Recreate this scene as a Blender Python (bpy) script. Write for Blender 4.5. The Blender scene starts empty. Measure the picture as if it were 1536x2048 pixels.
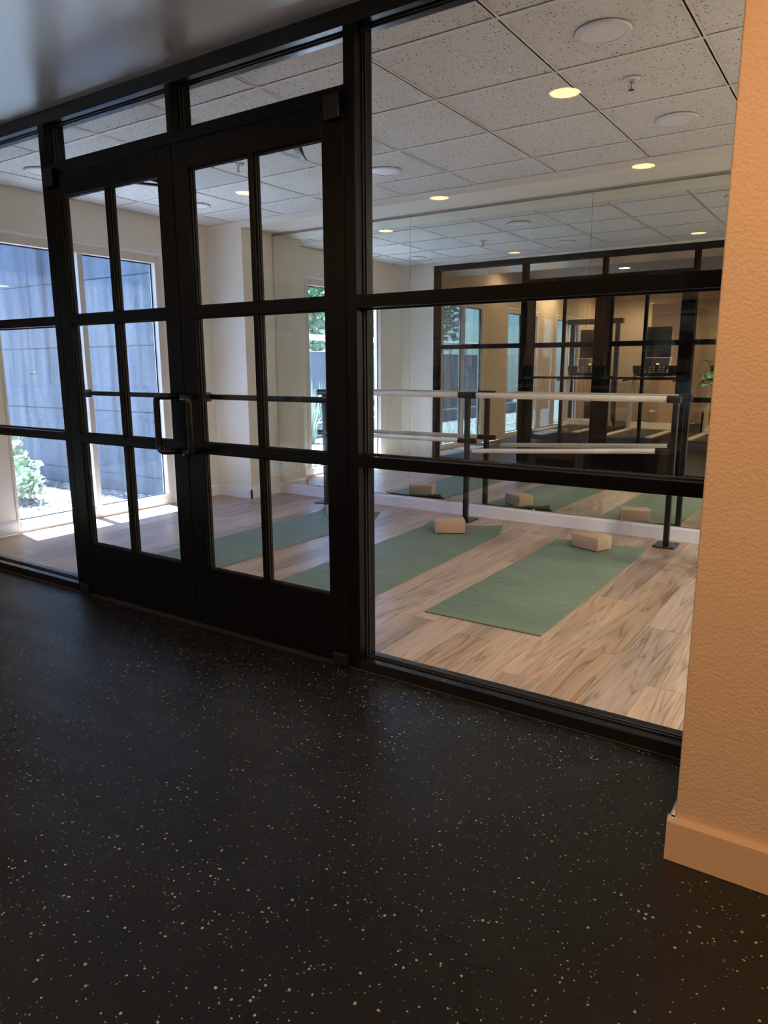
import bpy, bmesh, math, random
from mathutils import Vector, Matrix
random.seed(7)
S = bpy.context.scene
COL = S.collection

# ------------------------------------------------------------------ camera
cam_d = bpy.data.cameras.new('camera')
cam = bpy.data.objects.new('camera', cam_d); COL.objects.link(cam)
cam_d.sensor_fit = 'VERTICAL'; cam_d.sensor_height = 24.0
cam_d.lens = 1441.95 / 2048 * 24.0
cam_d.clip_start = 0.02; cam_d.clip_end = 200
R_ = Vector((0.82978, 0.55808, -0.0036)); U_ = Vector((-0.10767, 0.16642, 0.98016)); W_ = Vector((-0.54761, 0.81293, -0.19819))
m = Matrix(((R_.x, U_.x, -W_.x, 0), (R_.y, U_.y, -W_.y, -2.2944), (R_.z, U_.z, -W_.z, 1.2488), (0, 0, 0, 1)))
cam.matrix_world = m
S.camera = cam

# ------------------------------------------------------------------ world, sun, exposure
w = bpy.data.worlds.new('world'); S.world = w; w.use_nodes = True
wn = w.node_tree; wn.nodes.clear()
wo = wn.nodes.new('ShaderNodeOutputWorld'); bg = wn.nodes.new('ShaderNodeBackground')
sky = wn.nodes.new('ShaderNodeTexSky'); sky.sky_type = 'NISHITA'; sky.sun_disc = False
sky.sun_elevation = math.radians(79); sky.sun_rotation = math.radians(270); sky.air_density = 1.2; sky.dust_density = .6; sky.ozone_density = 2.0
SKY = 1.15; SUN = 230.0
bg.inputs['Strength'].default_value = SKY
wn.links.new(sky.outputs[0], bg.inputs[0]); wn.links.new(bg.outputs[0], wo.inputs[0])
sun_d = bpy.data.lights.new('sun', 'SUN'); sun_d.energy = SUN; sun_d.angle = math.radians(0.7); sun_d.color = (1, 0.97, 0.93)
sun = bpy.data.objects.new('sun', sun_d); COL.objects.link(sun)
sun.location = (-8, 0, 14)
sun.rotation_euler = Vector((0.2, -0.04, -1)).to_track_quat('-Z', 'Y').to_euler()
GYM_LAMP = 20.0      # warm recessed lamps of the gym (emission)
STUDIO_FILL = 38.0   # added out-of-view fill lights of the studio (watts each)
S.view_settings.view_transform = 'Standard'; S.view_settings.look = 'None'
S.view_settings.exposure = 0.35; S.view_settings.gamma = 1.0
S.view_settings.use_curve_mapping = False

# ------------------------------------------------------------------ helpers
class MB:
    def __init__(s): s.bm = bmesh.new()
    def box(s, x0, x1, y0, y1, z0, z1, M=None):
        vs = [s.bm.verts.new((x, y, z)) for z in (z0, z1) for y in (y0, y1) for x in (x0, x1)]
        if M is not None:
            for v in vs: v.co = M @ v.co
        for f in ((0, 2, 3, 1), (4, 5, 7, 6), (0, 1, 5, 4), (1, 3, 7, 5), (3, 2, 6, 7), (2, 0, 4, 6)):
            s.bm.faces.new([vs[i] for i in f])
        return s
    def rbox(s, x0, x1, y0, y1, z0, z1, r=.004, seg=2, M=None):
        t = bmesh.new()
        vs = [t.verts.new((x, y, z)) for z in (z0, z1) for y in (y0, y1) for x in (x0, x1)]
        for f in ((0, 2, 3, 1), (4, 5, 7, 6), (0, 1, 5, 4), (1, 3, 7, 5), (3, 2, 6, 7), (2, 0, 4, 6)):
            t.faces.new([vs[i] for i in f])
        bmesh.ops.bevel(t, geom=list(t.edges), offset=r, segments=seg, affect='EDGES', profile=.5)
        if M is not None: t.transform(M)
        me = bpy.data.meshes.new('tmp'); t.to_mesh(me); t.free(); s.bm.from_mesh(me); bpy.data.meshes.remove(me)
        return s
    def tube(s, pts, r, n=12, caps=True, sq=False):
        pts = [Vector(p) for p in pts]; rings = []
        up = None
        rr = r if isinstance(r, (list, tuple)) else [r] * len(pts)
        for i, p in enumerate(pts):
            if i == 0: d = pts[1] - p
            elif i == len(pts) - 1: d = p - pts[-2]
            else: d = (pts[i + 1] - p).normalized() + (p - pts[i - 1]).normalized()
            d.normalize()
            if up is None:
                up = Vector((0, 0, 1)) if abs(d.z) < .9 else Vector((0, 1, 0))
            a = d.cross(up).normalized(); b = a.cross(d).normalized(); up = b
            rings.append([s.bm.verts.new(p + (a * math.cos(t) + b * math.sin(t)) * rr[i]) for t in [2 * math.pi * (k + (.5 if sq else 0)) / n for k in range(n)]])
        for A, B in zip(rings, rings[1:]):
            for k in range(n): s.bm.faces.new((A[k], B[k], B[(k + 1) % n], A[(k + 1) % n]))
        if caps:
            s.bm.faces.new(rings[0]); s.bm.faces.new(rings[-1][::-1])
        return s
    def lathe(s, prof, n=32, o=(0, 0, 0)):
        o = Vector(o); rings = []
        for r, z in prof:
            if r < 1e-6: rings.append([s.bm.verts.new(o + Vector((0, 0, z)))])
            else: rings.append([s.bm.verts.new(o + Vector((r * math.cos(2 * math.pi * k / n), r * math.sin(2 * math.pi * k / n), z))) for k in range(n)])
        for A, B in zip(rings, rings[1:]):
            for k in range(n):
                k2 = (k + 1) % n
                if len(A) == 1 and len(B) > 1: s.bm.faces.new((A[0], B[k2], B[k]))
                elif len(B) == 1 and len(A) > 1: s.bm.faces.new((A[k], A[k2], B[0]))
                elif len(A) > 1: s.bm.faces.new((A[k], A[k2], B[k2], B[k]))
        return s
    def prism(s, poly, axis, a0, a1):
        def P(u, v, a):
            return {'x': (a, u, v), 'y': (u, a, v), 'z': (u, v, a)}[axis]
        A = [s.bm.verts.new(P(u, v, a0)) for u, v in poly]; B = [s.bm.verts.new(P(u, v, a1)) for u, v in poly]
        n = len(poly)
        s.bm.faces.new(A[::-1]); s.bm.faces.new(B)
        for k in range(n): s.bm.faces.new((A[k], A[(k + 1) % n], B[(k + 1) % n], B[k]))
        return s
    def mesh(s, name, mat, smooth=False):
        bmesh.ops.recalc_face_normals(s.bm, faces=list(s.bm.faces))
        me = bpy.data.meshes.new(name); s.bm.to_mesh(me); s.bm.free()
        if mat: me.materials.append(mat)
        if smooth:
            for p in me.polygons: p.use_smooth = True
            try: me.set_sharp_from_angle(angle=math.radians(35))
            except Exception: pass
        return me
    def build(s, name, mat, parent=None, smooth=False, loc=None):
        return put(name, s.mesh(name, mat, smooth), parent, loc)

def put(name, me, parent=None, loc=None):
    o = bpy.data.objects.new(name, me); COL.objects.link(o)
    if parent is not None: o.parent = parent
    if loc is not None: o.location = loc
    return o
def empty(name, loc=(0, 0, 0), rz=0, kind=None):
    o = bpy.data.objects.new(name, None); COL.objects.link(o)
    o.location = loc; o.rotation_euler = (0, 0, rz); o.empty_display_size = .1
    if kind: o['kind'] = kind
    return o
def thing(name, label, cat, loc=(0, 0, 0), rz=0, group=None):
    o = empty(name, loc, rz); return tag(o, label, cat, group)
def tag(o, label, cat, group=None):
    o['label'] = label; o['category'] = cat
    if group: o['group'] = group
    return o
def struct(name, kind='structure', label=None, loc=(0, 0, 0)):
    o = empty(name, loc, 0, kind)
    if label: o['label'] = label
    return o
def B(name, mat, x0, x1, y0, y1, z0, z1, parent=None):
    return MB().box(x0, x1, y0, y1, z0, z1).build(name, mat, parent)

# ------------------------------------------------------------------ materials
def mat(name, col, rough=.5, metal=0, spec=.5, coat=0):
    M = bpy.data.materials.new(name); M.use_nodes = True
    b = M.node_tree.nodes['Principled BSDF']
    b.inputs['Base Color'].default_value = (*col, 1); b.inputs['Roughness'].default_value = rough
    b.inputs['Metallic'].default_value = metal; b.inputs['Specular IOR Level'].default_value = spec
    b.inputs['Coat Weight'].default_value = coat
    return M
def N(M, t, **kw):
    n = M.node_tree.nodes.new(t)
    for k, v in kw.items():
        if k.startswith('i_'):
            key = k[2:].replace('_', ' ')
            n.inputs[key].default_value = v
        else: setattr(n, k, v)
    return n
def L(M, a, b): M.node_tree.links.new(a, b)
def bs(M): return M.node_tree.nodes['Principled BSDF']
def ramp(M, fac, stops, interp='LINEAR'):
    r = N(M, 'ShaderNodeValToRGB'); r.color_ramp.interpolation = interp
    e = r.color_ramp.elements
    e[0].position, e[0].color = stops[0][0], (*stops[0][1], 1)
    e[1].position, e[1].color = stops[-1][0], (*stops[-1][1], 1)
    for p, c in stops[1:-1]:
        q = e.new(p); q.color = (*c, 1)
    L(M, fac, r.inputs[0]); return r
def bump(M, h, strength=.3, dist=.01):
    b = N(M, 'ShaderNodeBump', i_Strength=strength, i_Distance=dist)
    L(M, h, b.inputs['Height']); L(M, b.outputs[0], bs(M).inputs['Normal']); return b
def math_(M, op, a, b=None, c=None):
    n = N(M, 'ShaderNodeMath', operation=op)
    for i, v in enumerate((a, b, c)):
        if v is None: continue
        if isinstance(v, (int, float)): n.inputs[i].default_value = v
        else: L(M, v, n.inputs[i])
    return n.outputs[0]
def paint(name, col, rough=.55, peel=.25, scale=140, spec=.4):
    M = mat(name, col, rough, spec=spec)
    tc = N(M, 'ShaderNodeTexCoord'); nz = N(M, 'ShaderNodeTexNoise', i_Scale=scale, i_Detail=2.0)
    L(M, tc.outputs['Object'], nz.inputs['Vector']); bump(M, nz.outputs[0], peel, .003)
    return M

M_FRAME = mat('black_anodized', (.0035, .0034, .004), .30, .0, .14)
M_SATIN = mat('satin_black_anodized', (.0045, .0045, .005), .22, .0, .4)
M_GASKET = mat('gasket_rubber', (.004, .004, .004), .7)
M_BEAD = mat('glazing_bead', (.04, .036, .034), .35)
M_STEEL = mat('black_steel', (.008, .008, .009), .28, 0, .35)
M_CHROME = mat('brushed_steel', (.6, .6, .6), .25, 1)

def glass(name, tint=(1, 1, 1), dirt=0.0, rough=0.0, base=.035):
    M = bpy.data.materials.new(name); M.use_nodes = True; t = M.node_tree; t.nodes.clear()
    out = N(M, 'ShaderNodeOutputMaterial'); tr = N(M, 'ShaderNodeBsdfTransparent'); gl = N(M, 'ShaderNodeBsdfGlossy')
    tr.inputs[0].default_value = (*tint, 1); gl.inputs['Roughness'].default_value = rough
    lw = N(M, 'ShaderNodeLayerWeight', i_Blend=.5)
    p = math_(M, 'POWER', lw.outputs['Facing'], 5.0)
    f = math_(M, 'MULTIPLY_ADD', p, .92, base)
    mx = N(M, 'ShaderNodeMixShader'); L(M, f, mx.inputs[0]); L(M, tr.outputs[0], mx.inputs[1]); L(M, gl.outputs[0], mx.inputs[2])
    last = mx
    if dirt:
        tc = N(M, 'ShaderNodeTexCoord'); mp = N(M, 'ShaderNodeMapping'); mp.inputs['Scale'].default_value = (1, 9, .7)
        L(M, tc.outputs['Object'], mp.inputs[0])
        n1 = N(M, 'ShaderNodeTexNoise', i_Scale=2.2, i_Detail=6.0); L(M, mp.outputs[0], n1.inputs['Vector'])
        vo = N(M, 'ShaderNodeTexVoronoi', i_Scale=65.0); L(M, tc.outputs['Object'], vo.inputs['Vector'])
        spots = math_(M, 'LESS_THAN', vo.outputs['Distance'], .12)
        sel = N(M, 'ShaderNodeSeparateColor'); L(M, vo.outputs['Color'], sel.inputs[0])
        spots = math_(M, 'MULTIPLY', spots, math_(M, 'GREATER_THAN', sel.outputs[0], .72))
        r = ramp(M, n1.outputs[0], [(.42, (0, 0, 0)), (.75, (1, 1, 1))])
        d = math_(M, 'ADD', math_(M, 'MULTIPLY_ADD', r.outputs[0], dirt, dirt * .35), math_(M, 'MULTIPLY', spots, dirt * 2.2))
        df = N(M, 'ShaderNodeBsdfDiffuse'); df.inputs[0].default_value = (.7, .72, .75, 1)
        tl = N(M, 'ShaderNodeBsdfTranslucent'); tl.inputs[0].default_value = (.7, .72, .75, 1)
        mm = N(M, 'ShaderNodeMixShader', i_Fac=.5); L(M, df.outputs[0], mm.inputs[1]); L(M, tl.outputs[0], mm.inputs[2])
        m2 = N(M, 'ShaderNodeMixShader'); L(M, d, m2.inputs[0]); L(M, mx.outputs[0], m2.inputs[1]); L(M, mm.outputs[0], m2.inputs[2])
        last = m2
    L(M, last.outputs[0], out.inputs[0]); return M
M_GLASS = glass('partition_glass', (.985, .99, .985))
M_WGLASS = glass('window_glass', (.62, .76, 1.0), dirt=.018)
M_GGLASS = glass('tinted_gym_glass', (.20, .26, .32), dirt=.03)
M_MIRROR = mat('mirror_silver', (.84, .885, .85), .0, 1)

M_STUDIO = paint('studio_cream_paint', (.75, .70, .615), .6, .12)
M_TRIMW = paint('white_trim_paint', (.76, .76, .78), .35, .03, 40)
M_GYMWALL = paint('orange_peel_paint', (.72, .50, .33), .5, .7, 125)
M_GYMBASE = paint('tan_baseboard_paint', (.62, .42, .27), .35, .05, 60)
M_GYMTAN = paint('gym_tan_paint', (.56, .47, .37), .5, .2, 90)
M_SOFFIT = paint('soffit_satin_paint', (.80, .79, .79), .30, .35, 5.0, spec=1.0)
bs(M_SOFFIT).inputs['Coat Weight'].default_value = 1.0; bs(M_SOFFIT).inputs['Coat Roughness'].default_value = .28
M_WFRAME = paint('beige_window_vinyl', (.68, .60, .53), .35, .02, 60)

def ceiling_tile():
    M = mat('mineral_fibre_tile', (.6, .58, .55), .85, spec=.1)
    tc = N(M, 'ShaderNodeTexCoord'); oi = N(M, 'ShaderNodeObjectInfo')
    add = N(M, 'ShaderNodeVectorMath', operation='MULTIPLY_ADD'); L(M, oi.outputs['Random'], add.inputs[0])
    add.inputs[1].default_value = (31, 17, 0); L(M, tc.outputs['Object'], add.inputs[2])
    nz = N(M, 'ShaderNodeTexNoise', i_Scale=55.0, i_Detail=2.0); L(M, add.outputs[0], nz.inputs['Vector'])
    mv = N(M, 'ShaderNodeMix', data_type='VECTOR'); mv.inputs[0].default_value = .012
    L(M, add.outputs[0], mv.inputs[4]); L(M, nz.outputs['Color'], mv.inputs[5])
    vo = N(M, 'ShaderNodeTexVoronoi', i_Scale=62.0); L(M, mv.outputs[1], vo.inputs['Vector'])
    sp = N(M, 'ShaderNodeSeparateColor'); L(M, vo.outputs['Color'], sp.inputs[0])
    rad = math_(M, 'MULTIPLY', math_(M, 'SUBTRACT', sp.outputs[0], .30), .42)
    hole = math_(M, 'LESS_THAN', vo.outputs['Distance'], rad)
    v2 = N(M, 'ShaderNodeTexVoronoi', i_Scale=112.0); L(M, mv.outputs[1], v2.inputs['Vector'])
    s2 = N(M, 'ShaderNodeSeparateColor'); L(M, v2.outputs['Color'], s2.inputs[0])
    h2 = math_(M, 'LESS_THAN', v2.outputs['Distance'], math_(M, 'MULTIPLY', math_(M, 'SUBTRACT', s2.outputs[0], .25), .46))
    hole = math_(M, 'MAXIMUM', hole, h2)
    n2 = N(M, 'ShaderNodeTexNoise', i_Scale=260.0, i_Detail=2.0); L(M, add.outputs[0], n2.inputs['Vector'])
    c = ramp(M, n2.outputs[0], [(.3, (.60, .585, .56)), (.7, (.70, .685, .66))])
    mx = N(M, 'ShaderNodeMix', data_type='RGBA'); L(M, hole, mx.inputs[0]); L(M, c.outputs[0], mx.inputs[6]); mx.inputs[7].default_value = (.13, .12, .11, 1)
    L(M, mx.outputs[2], bs(M).inputs['Base Color'])
    h = math_(M, 'SUBTRACT', n2.outputs[0], hole); bump(M, h, .35, .003)
    return M
M_TILE = ceiling_tile()
M_GRID = mat('grid_white', (.66, .64, .61), .5)
M_PLAINTILE = mat('smooth_access_tile', (.50, .50, .49), .6)

def rubber():
    M = mat('speckled_rubber', (.007, .007, .008), .48, spec=.55)
    tc = N(M, 'ShaderNodeTexCoord'); ge = N(M, 'ShaderNodeNewGeometry')
    P = ge.outputs['Position']
    nz = N(M, 'ShaderNodeTexNoise', i_Scale=230.0, i_Detail=1.0); L(M, P, nz.inputs['Vector'])
    mv = N(M, 'ShaderNodeMix', data_type='VECTOR'); mv.inputs[0].default_value = .0045; L(M, P, mv.inputs[4]); L(M, nz.outputs['Color'], mv.inputs[5])
    outs = []
    for sc, th, pr in ((62.0, .66, .19), (105.0, .70, .19)):
        vo = N(M, 'ShaderNodeTexVoronoi', i_Scale=sc); L(M, mv.outputs[1], vo.inputs['Vector'])
        sp = N(M, 'ShaderNodeSeparateColor'); L(M, vo.outputs['Color'], sp.inputs[0])
        keep = math_(M, 'GREATER_THAN', sp.outputs[0], th)
        rad = math_(M, 'MULTIPLY_ADD', sp.outputs[1], pr, .05)
        outs.append(math_(M, 'MULTIPLY', keep, math_(M, 'LESS_THAN', vo.outputs['Distance'], rad)))
    fl = math_(M, 'MAXIMUM', outs[0], outs[1])
    big = N(M, 'ShaderNodeTexNoise', i_Scale=1.8, i_Detail=5.0); L(M, P, big.inputs['Vector'])
    oi = N(M, 'ShaderNodeObjectInfo')
    base = ramp(M, math_(M, 'MULTIPLY_ADD', oi.outputs['Random'], .3, math_(M, 'SUBTRACT', big.outputs[0], .15)), [(.3, (.0055, .0055, .0065)), (.7, (.0095, .009, .0095))])
    mx = N(M, 'ShaderNodeMix', data_type='RGBA'); L(M, fl, mx.inputs[0]); L(M, base.outputs[0], mx.inputs[6]); mx.inputs[7].default_value = (.40, .43, .30, 1)
    L(M, mx.outputs[2], bs(M).inputs['Base Color'])
    # scuffed sheen: streaky dust changes the gloss
    mp = N(M, 'ShaderNodeMapping'); mp.inputs['Rotation'].default_value = (0, 0, .6); mp.inputs['Scale'].default_value = (1, 4, 1); L(M, P, mp.inputs[0])
    sc = N(M, 'ShaderNodeTexNoise', i_Scale=1.7, i_Detail=3.0, i_Roughness=.5); L(M, mp.outputs[0], sc.inputs['Vector'])
    rr = ramp(M, sc.outputs[0], [(.3, (.33,) * 3), (.7, (.45,) * 3)]); L(M, rr.outputs[0], bs(M).inputs['Roughness'])
    fine = N(M, 'ShaderNodeTexNoise', i_Scale=420.0, i_Detail=3.0); L(M, P, fine.inputs['Vector']); bump(M, fine.outputs[0], .35, .0015)
    return M
M_RUBBER = rubber()
M_SUB = mat('floor_underlay', (.005, .005, .005), .9)

def wood():
    M = mat('oak_plank', (.4, .28, .2), .30, spec=.55)
    tc = N(M, 'ShaderNodeTexCoord'); oi = N(M, 'ShaderNodeObjectInfo')
    off = N(M, 'ShaderNodeVectorMath', operation='MULTIPLY_ADD'); L(M, oi.outputs['Random'], off.inputs[0])
    off.inputs[1].default_value = (13.7, 41.3, 7.1); L(M, tc.outputs['Object'], off.inputs[2])
    mp = N(M, 'ShaderNodeMapping'); mp.inputs['Scale'].default_value = (1.0, .065, 1); L(M, off.outputs[0], mp.inputs[0])
    n1 = N(M, 'ShaderNodeTexNoise', i_Scale=5.5, i_Detail=3.0, i_Roughness=.45, i_Distortion=.25); L(M, mp.outputs[0], n1.inputs['Vector'])
    # contour lines of a smooth field = cathedral grain
    cont = math_(M, 'MULTIPLY', n1.outputs[0], 17.0)
    fr = math_(M, 'FRACT', cont)
    gr = ramp(M, fr, [(0, (.25,) * 3), (.10, (.75,) * 3), (.55, (1,) * 3), (.9, (.7,) * 3), (1.0, (.25,) * 3)])
    mp2 = N(M, 'ShaderNodeMapping'); mp2.inputs['Scale'].default_value = (1, .035, 1); L(M, off.outputs[0], mp2.inputs[0])
    n2 = N(M, 'ShaderNodeTexNoise', i_Scale=170.0, i_Detail=3.0); L(M, mp2.outputs[0], n2.inputs['Vector'])
    n3 = N(M, 'ShaderNodeTexNoise', i_Scale=5.0, i_Detail=3.0); L(M, mp.outputs[0], n3.inputs['Vector'])
    f = math_(M, 'ADD', math_(M, 'MULTIPLY', gr.outputs[0], .30), math_(M, 'ADD', math_(M, 'MULTIPLY', n2.outputs[0], .42), math_(M, 'MULTIPLY', n3.outputs[0], .58)))
    c = ramp(M, f, [(.50, (.18, .108, .066)), (.68, (.37, .245, .165)), (.90, (.53, .385, .27))])
    hs = N(M, 'ShaderNodeHueSaturation'); L(M, c.outputs[0], hs.inputs['Color'])
    L(M, math_(M, 'MULTIPLY_ADD', oi.outputs['Random'], .36, .80), hs.inputs['Value'])
    r2 = math_(M, 'FRACT', math_(M, 'MULTIPLY', oi.outputs['Random'], 7.31))
    L(M, math_(M, 'MULTIPLY_ADD', r2, .3, .80), hs.inputs['Saturation'])
    L(M, hs.outputs[0], bs(M).inputs['Base Color']); bump(M, n2.outputs[0], .12, .001)
    return M
M_WOOD = wood()

def mat_green():
    M = mat('green_mat_foam', (.13, .2, .12), .55, spec=.45)
    tc = N(M, 'ShaderNodeTexCoord')
    nz = N(M, 'ShaderNodeTexNoise', i_Scale=240.0, i_Detail=2.0); L(M, tc.outputs['Object'], nz.inputs['Vector'])
    mp = N(M, 'ShaderNodeMapping'); mp.inputs['Scale'].default_value = (.12, 1, 1); L(M, tc.outputs['Object'], mp.inputs[0])
    n2 = N(M, 'ShaderNodeTexNoise', i_Scale=26.0, i_Detail=3.0); L(M, mp.outputs[0], n2.inputs['Vector'])
    f = math_(M, 'ADD', math_(M, 'MULTIPLY', nz.outputs[0], .6), math_(M, 'MULTIPLY', n2.outputs[0], .4))
    c = ramp(M, f, [(.35, (.115, .16, .105)), (.65, (.20, .26, .18))]); L(M, c.outputs[0], bs(M).inputs['Base Color'])
    bump(M, math_(M, 'ADD', nz.outputs[0], math_(M, 'MULTIPLY', n2.outputs[0], 2.0)), .3, .002)
    return M
M_MAT = mat_green()
def cork():
    M = mat('cork_foam', (.52, .36, .26), .8, spec=.1)
    tc = N(M, 'ShaderNodeTexCoord'); nz = N(M, 'ShaderNodeTexNoise', i_Scale=190.0, i_Detail=3.0); L(M, tc.outputs['Object'], nz.inputs['Vector'])
    c = ramp(M, nz.outputs[0], [(.3, (.46, .31, .22)), (.7, (.60, .44, .32))]); L(M, c.outputs[0], bs(M).inputs['Base Color'])
    bump(M, nz.outputs[0], .2, .001); return M
M_BLOCK = cork()
M_RAIL = mat('pale_beech', (.74, .66, .56), .38)
def _rail():
    M = M_RAIL; tc = N(M, 'ShaderNodeTexCoord'); mp = N(M, 'ShaderNodeMapping'); mp.inputs['Scale'].default_value = (.05, 1, 1); L(M, tc.outputs['Object'], mp.inputs[0])
    nz = N(M, 'ShaderNodeTexNoise', i_Scale=60.0, i_Detail=3.0); L(M, mp.outputs[0], nz.inputs['Vector'])
    c = ramp(M, nz.outputs[0], [(.3, (.66, .56, .46)), (.7, (.8, .73, .64))]); L(M, c.outputs[0], bs(M).inputs['Base Color'])
_rail()
def emis(name, col, s):
    M = bpy.data.materials.new(name); M.use_nodes = True; M.node_tree.nodes.clear()
    o = N(M, 'ShaderNodeOutputMaterial'); e = N(M, 'ShaderNodeEmission'); e.inputs[0].default_value = (*col, 1); e.inputs[1].default_value = s
    L(M, e.outputs[0], o.inputs[0]); return M
M_WARM = emis('warm_lamp', (1, .62, .26), GYM_LAMP)
M_COOL = emis('studio_fill', (1, .95, .88), 6.0)  # glowing lens of the added studio fill lights
M_LENS = mat('frosted_lens', (.72, .72, .74), .4)
M_LTRIM = mat('white_trim_ring', (.62, .62, .65), .4)

def concrete(name, c0, c1):
    M = mat(name, c0, .85, spec=.2)
    ge = N(M, 'ShaderNodeNewGeometry'); mp = N(M, 'ShaderNodeMapping'); mp.inputs['Scale'].default_value = (2.2, 2.2, .10); L(M, ge.outputs['Position'], mp.inputs[0])
    n1 = N(M, 'ShaderNodeTexNoise', i_Scale=1.6, i_Detail=6.0, i_Roughness=.6); L(M, mp.outputs[0], n1.inputs['Vector'])
    n2 = N(M, 'ShaderNodeTexNoise', i_Scale=30.0, i_Detail=4.0); L(M, ge.outputs['Position'], n2.inputs['Vector'])
    f = math_(M, 'ADD', math_(M, 'MULTIPLY', n1.outputs[0], .75), math_(M, 'MULTIPLY', n2.outputs[0], .25))
    c = ramp(M, f, [(.36, tuple(v * .45 for v in c0)), (.46, c0), (.54, c1), (.66, tuple(v * .8 for v in c0))]); L(M, c.outputs[0], bs(M).inputs['Base Color'])
    bump(M, n2.outputs[0], .3, .01); return M
M_CONC = concrete('weathered_concrete', (.050, .061, .074), (.072, .085, .102))
def gravel():
    M = mat('dry_leaf_litter', (.4, .36, .3), .95, spec=.05)
    ge = N(M, 'ShaderNodeNewGeometry'); vo = N(M, 'ShaderNodeTexVoronoi', i_Scale=26.0); L(M, ge.outputs['Position'], vo.inputs['Vector'])
    c = ramp(M, vo.outputs['Color'], [(.25, (.02, .017, .014)), (.5, (.20, .17, .13)), (.85, (.5, .45, .37))]); L(M, c.outputs[0], bs(M).inputs['Base Color'])
    bump(M, vo.outputs['Distance'], .8, .03); return M
M_GROUND = gravel()
def leafm(name, a, b):
    M = mat(name, a, .5); oi = N(M, 'ShaderNodeNewGeometry')
    c = ramp(M, oi.outputs['Random Per Island'], [(0, a), (1, b)]); L(M, c.outputs[0], bs(M).inputs['Base Color'])
    bs(M).inputs['Subsurface Weight'].default_value = 0; return M
M_LEAF = leafm('shrub_leaf', (.06, .10, .04), (.26, .32, .17))
M_HEDGE = leafm('hedge_leaf', (.03, .07, .02), (.16, .26, .09))
M_PLANT = leafm('house_plant_leaf', (.10, .22, .07), (.17, .33, .12))
M_STEM = mat('stem', (.12, .09, .05), .7)

# ------------------------------------------------------------------ floors
# gym: interlocking rubber tiles, dovetail fingers
TL = .9; TX0 = -1.435; TY0 = -.186
def finger_line():
    pts = []; d = .019; n = 5; p = TL / n
    for k in range(n):
        a = k * p
        if k == 0: pts.append((0, 0))
        for (u, v) in ((.20, -1), (.16, -.1), (.20, 1), (.28, 1.0), (.55, 1.0), (.66, 1), (.70, .1), (.66, -1), (.78, -1.0)):
            pts.append((a + u * p, v * d))
    return pts
FL = finger_line()
def tile_mesh():
    off = .0006
    bot = [(x, y) for x, y in FL]
    right = [(TL - y, x) for x, y in FL]
    top = [(x, TL + y) for x, y in FL][::-1]
    left = [(-y, x) for x, y in FL][::-1]
    top = top[:-1]; left = left[:-1]
    poly = bot + right + [(TL, TL)] + top + [(0, TL)] + left
    b = bmesh.new(); vs = [b.verts.new((x, y, 0)) for x, y in poly]
    f = b.faces.new(vs)
    if f.normal.z < 0: f.normal_flip()
    r = bmesh.ops.inset_region(b, faces=[f], thickness=.0020, depth=0)
    b.normal_update()
    inner = [v for v in f.verts]
    for v in b.verts:
        if v not in inner: v.co.z = -.022
    bmesh.ops.triangulate(b, faces=[g for g in b.faces if len(g.verts) > 4])
    me = bpy.data.meshes.new('rubber_tile'); b.to_mesh(me); b.free(); me.materials.append(M_RUBBER); return me
gfloor = MB().box(-5.33, 2.6, -8.6, .0, -.1, -.026).build('floor', M_SUB); gfloor['kind'] = 'structure'
tm = tile_mesh()
def clip_tile(x0, y0):
    b = bmesh.new(); b.from_mesh(tm); b.transform(Matrix.Translation((x0, y0, 0)))
    for co, no in (((-5.33, 0, 0), (-1, 0, 0)), ((2.6, 0, 0), (1, 0, 0)), ((0, -8.6, 0), (0, -1, 0)), ((0, 0.0, 0), (0, 1, 0))):
        bmesh.ops.bisect_plane(b, geom=list(b.verts) + list(b.edges) + list(b.faces), plane_co=co, plane_no=no, clear_outer=True)
    b.transform(Matrix.Translation((-x0, -y0, 0)))
    if len(b.faces) == 0: b.free(); return None
    me = bpy.data.meshes.new('rubber_tile'); b.to_mesh(me); b.free(); me.materials.append(M_RUBBER); return me
for i in range(-5, 5):
    for j in range(-10, 1):
        x0 = TX0 + i * TL; y0 = TY0 + j * TL
        if x0 + TL < -5.3 or x0 > 2.55 or y0 > -.02 or y0 + TL < -8.55: continue
        inside = x0 > -5.30 and x0 + TL < 2.56 and y0 > -8.55 and y0 + TL < -.03
        me = tm if inside else clip_tile(x0, y0)
        if me: put('rubber_tile', me, gfloor, (x0, y0, -.0012 * ((i * 7 + j * 5) % 3) / 2)).rotation_euler = (((i * 3 + j) % 3 - 1) * .0006, ((i + j * 2) % 3 - 1) * .0006, 0)

# studio: oak planks running towards the mirror
sfloor = MB().box(-5.34, 2.6, 0, 3.2, -.1, -.006).build('floor', M_SUB); sfloor['kind'] = 'structure'
PW = .181; rnd = random.Random(3)
def plank_mesh(w_, l_):
    b = bmesh.new(); g = .0006
    x0, x1, y0, y1 = g, w_ - g, g, l_ - g; c = .0012
    lo = [b.verts.new(p) for p in ((x0, y0, -.006), (x1, y0, -.006), (x1, y1, -.006), (x0, y1, -.006))]
    mi = [b.verts.new(p) for p in ((x0, y0, -.001), (x1, y0, -.001), (x1, y1, -.001), (x0, y1, -.001))]
    hi = [b.verts.new(p) for p in ((x0 + c, y0 + c, 0), (x1 - c, y0 + c, 0), (x1 - c, y1 - c, 0), (x0 + c, y1 - c, 0))]
    for A, Bq in ((lo, mi), (mi, hi)):
        for k in range(4): b.faces.new((A[k], A[(k + 1) % 4], Bq[(k + 1) % 4], Bq[k]))
    b.faces.new(hi)
    me = bpy.data.meshes.new('plank'); b.to_mesh(me); b.free(); me.materials.append(M_WOOD); return me
x = -5.334; cache = {}
starts = [-.15, -.72, -.38, -.95, -.55]; ci = 0
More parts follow.
